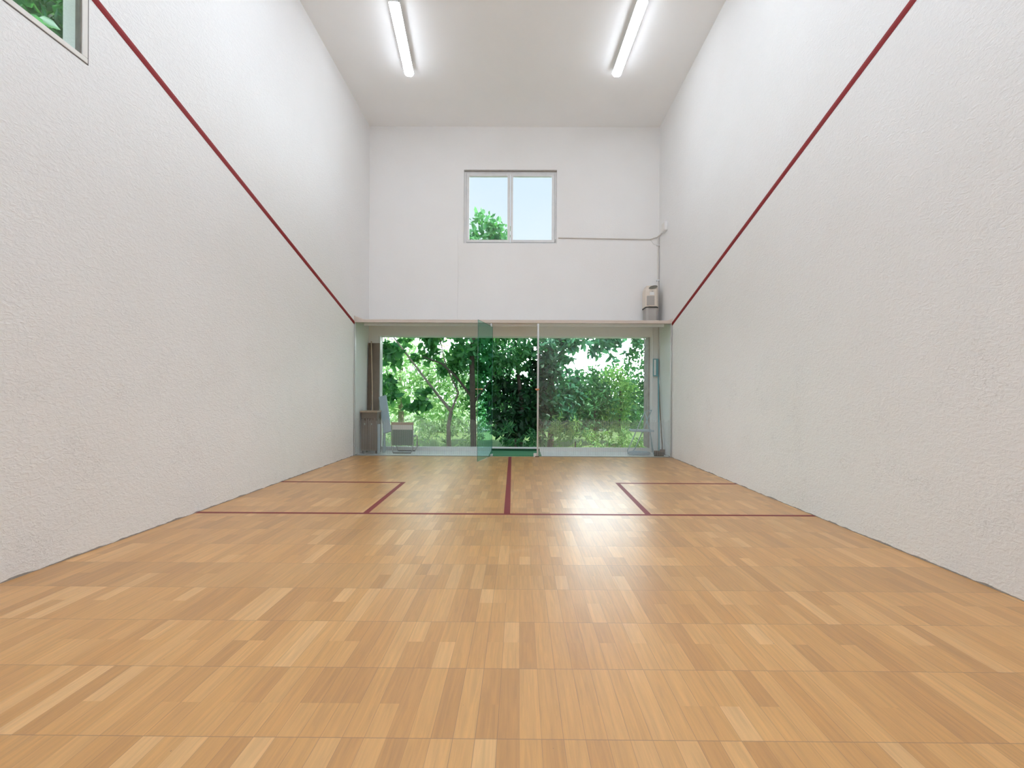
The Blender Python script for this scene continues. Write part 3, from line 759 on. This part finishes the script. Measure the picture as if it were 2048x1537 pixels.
# left: loose broad leaved tree with a slim leaning trunk
tree('garden_tree', (-2.0, 12.2, GZ),
     [([(-1.95, 12.2, GZ), (-1.98, 12.2, .35), (-1.90, 12.2, .78)], [.07, .055, .05]),
      ([(-1.90, 12.2, .78), (-2.3, 12.25, 1.25), (-2.85, 12.3, 1.95), (-3.6, 12.4, 2.9)], [.05, .035, .028, .02]),
      ([(-1.90, 12.2, .78), (-1.72, 12.3, 1.3), (-2.1, 12.4, 2.1), (-2.3, 12.4, 3.0)], [.035, .03, .022, .015])],
     [((-3.1, 12.6, 2.6), (1.0, .7, .55), 330), ((-2.1, 12.5, 2.3), (.7, .6, .7), 260), ((-3.7, 12.7, 1.6), (.5, .6, .9), 170),
      ((-2.6, 12.6, 3.5), (1.3, .8, .6), 420), ((-2.5, 12.3, 1.0), (.8, .4, .4), 120)],
     .24, M['lf_big'], M['barkp'], 'broad leaved tree with a slim forked trunk seen through the left glass panel', 'tree', 11, .55)
# straight dark trunk with big crown reaching above
tree('garden_tree', (-1.27, 11.9, GZ),
     [([(-1.24, 11.9, GZ), (-1.27, 11.9, 1.0), (-1.30, 11.9, 2.2), (-1.22, 11.9, 3.6), (-1.35, 12, 5.0)], [.085, .075, .07, .06, .03]),
      ([(-1.27, 11.9, 1.15), (-1.75, 12.0, 1.75), (-2.15, 12.1, 2.1), (-2.7, 12.2, 2.3)], [.04, .032, .026, .015]),
      ([(-1.27, 11.9, 1.0), (-.9, 12.0, 1.5), (-.5, 12.1, 2.1)], [.035, .025, .015])],
     [((-1.0, 12.2, 2.4), (.75, .7, .65), 520), ((-.2, 12.4, 2.6), (.8, .8, .6), 520), ((-1.6, 12.4, 3.3), (.9, .9, .7), 480),
      ((-1.5, 12.6, 4.6), (1.2, 1.0, .95), 900), ((-1.2, 12.3, 5.35), (1.05, .5, .85), 800), ((-1.1, 12.8, 1.3), (.6, .6, .6), 260), ((-2.6, 12.8, 4.3), (1.0, .9, 1.0), 600)],
     .20, M['lf_mid'], M['bark'], 'tall tree with a straight dark trunk left of the glass doorway', 'tree', 12, .5)
# dense dark shrub seen through the doorway
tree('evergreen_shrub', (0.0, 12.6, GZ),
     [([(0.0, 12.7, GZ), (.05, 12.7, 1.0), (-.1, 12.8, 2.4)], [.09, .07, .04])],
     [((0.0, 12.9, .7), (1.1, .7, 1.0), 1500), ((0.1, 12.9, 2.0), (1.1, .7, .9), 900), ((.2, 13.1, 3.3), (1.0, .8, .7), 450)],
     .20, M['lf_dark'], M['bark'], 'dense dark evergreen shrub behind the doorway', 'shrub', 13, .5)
tree('garden_bush', (-.1, 11.4, GZ), [([(-.1, 11.4, GZ), (-.1, 11.4, .1)], [.03, .02])],
     [((-.35, 11.5, .10), (.45, .3, .38), 220), ((.3, 11.5, .05), (.4, .3, .30), 180)],
     .15, M['lf_mid'], M['bark'], 'low green bush growing just outside the doorway', 'bush', 14, .3)
# hanging branches, right
tree('garden_tree', (1.3, 13.4, GZ),
     [([(.95, 13.4, GZ), (1.0, 13.4, 1.2), (.9, 13.4, 2.6), (1.3, 13.5, 4.4)], [.10, .085, .07, .03]),
      ([(.9, 13.4, 2.2), (1.5, 13.3, 2.8), (2.3, 13.2, 3.0)], [.03, .022, .012])],
     [((1.1, 13.4, 1.7), (.75, .6, .85), 620), ((1.0, 13.3, .7), (.6, .5, .5), 500), ((1.1, 13.4, 2.9), (.75, .6, .5), 420), ((2.1, 13.2, 2.95), (.85, .5, .5), 330), ((3.1, 13.3, 2.75), (.55, .5, .6), 260),
      ((1.5, 13.3, 2.35), (.55, .4, .3), 90)],
     .23, M['lf_blue'], M['bark'], 'dark leaved tree with hanging twigs behind the left half of the right glass panel', 'tree', 15, .5)
# dense rounded shrubs, right
tree('garden_shrub', (2.4, 14.0, GZ), [([(2.4, 14, GZ), (2.4, 14, 1.0)], [.06, .03])],
     [((2.15, 14.0, .95), (.9, .6, 1.0), 2900), ((1.75, 13.8, .35), (.5, .5, .5), 600)],
     .13, M['lf_mid'], M['bark'], 'rounded mid green shrub in the middle of the right glass panel', 'shrub', 16, .5)
tree('garden_shrub', (3.3, 14.4, GZ), [([(3.3, 14.4, GZ), (3.3, 14.4, 1.4)], [.07, .03])],
     [((3.15, 14.5, 1.2), (.8, .6, 1.0), 2300), ((2.95, 14.2, .25), (.6, .5, .4), 500)],
     .12, M['lf_lime'], M['bark'], 'lime green shrub left of the stone jamb', 'shrub', 17, .5)
tree('garden_tree', (4.0, 13.4, GZ), [([(4.0, 13.4, GZ), (4.0, 13.4, 1.6), (3.9, 13.5, 3.2)], [.09, .07, .04])],
     [((3.85, 13.3, 2.5), (.65, .6, 1.05), 1500), ((3.9, 13.3, .9), (.55, .6, .9), 1200)],
     .12, M['lf_mid'], M['bark'], 'tall leafy tree right beside the stone jamb', 'tree', 18, .5)
tree('garden_bush', (1.5, 11.8, GZ), [([(1.5, 11.8, GZ), (1.5, 11.8, 0)], [.03, .02])],
     [((1.15, 11.9, .22), (.5, .35, .42), 420), ((2.0, 12.2, -.05), (.5, .3, .28), 260), ((2.7, 12.2, .0), (.45, .3, .3), 260), ((3.3, 12.6, .15), (.5, .3, .45), 320)],
     .13, M['lf_lime'], M['bark'], 'low lime green bush outside the right glass panel', 'bush', 19, .3)
tree('garden_bush', (-2.7, 11.6, GZ), [([(-2.7, 11.6, GZ), (-2.7, 11.6, 0)], [.03, .02])],
     [((-3.0, 11.9, .2), (.8, .4, .5), 420), ((-1.6, 12.4, .25), (.6, .4, .5), 330)],
     .14, M['lf_pale'], M['bark'], 'pale green bush outside the left glass panel', 'bush', 20, .3)
# pale sunny crowns further back
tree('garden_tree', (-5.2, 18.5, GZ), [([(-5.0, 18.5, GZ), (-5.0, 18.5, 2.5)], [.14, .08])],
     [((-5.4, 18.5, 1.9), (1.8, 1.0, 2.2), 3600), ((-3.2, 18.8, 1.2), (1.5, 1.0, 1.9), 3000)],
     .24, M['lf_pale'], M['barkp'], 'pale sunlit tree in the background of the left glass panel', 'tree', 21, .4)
tree('garden_tree', (-1.0, 19.5, GZ), [([(-1.0, 19.5, GZ), (-1.0, 19.5, 3.0)], [.16, .08])],
     [((-1.3, 19.5, 1.8), (2.0, 1.0, 2.3), 3800), ((1.4, 20, .9), (2.0, 1.0, 1.6), 3400)],
     .24, M['lf_mid'], M['bark'], 'leafy background tree behind the glass doorway', 'tree', 22, .45)
tree('garden_tree', (4.6, 20, GZ), [([(4.6, 20, GZ), (4.6, 20, 2.0)], [.16, .08])],
     [((4.3, 20, 1.1), (2.6, 1.0, 1.7), 4200), ((7.0, 20, 2.4), (1.4, 1.0, 2.8), 2600)],
     .22, M['lf_mid'], M['bark'], 'broad background tree behind the right glass panel', 'tree', 23, .45)
# tree outside the left wall window
tree('garden_tree', (-6.2, 3.2, GZ), [([(-6.4, 3.4, GZ), (-6.3, 3.2, 3.0), (-6.1, 3.0, 5.6)], [.16, .12, .06])],
     [((-6.1, 5.7, 6.2), (.9, 1.4, 1.3), 2600), ((-5.9, 3.6, 5.4), (.9, 1.6, 1.3), 1500), ((-6.2, 2.0, 6.4), (1.0, 1.4, 1.0), 800)],
     .26, M['lf_mid'], M['bark'], 'tree with long leaves outside the high window in the left wall', 'tree', 24, .35)
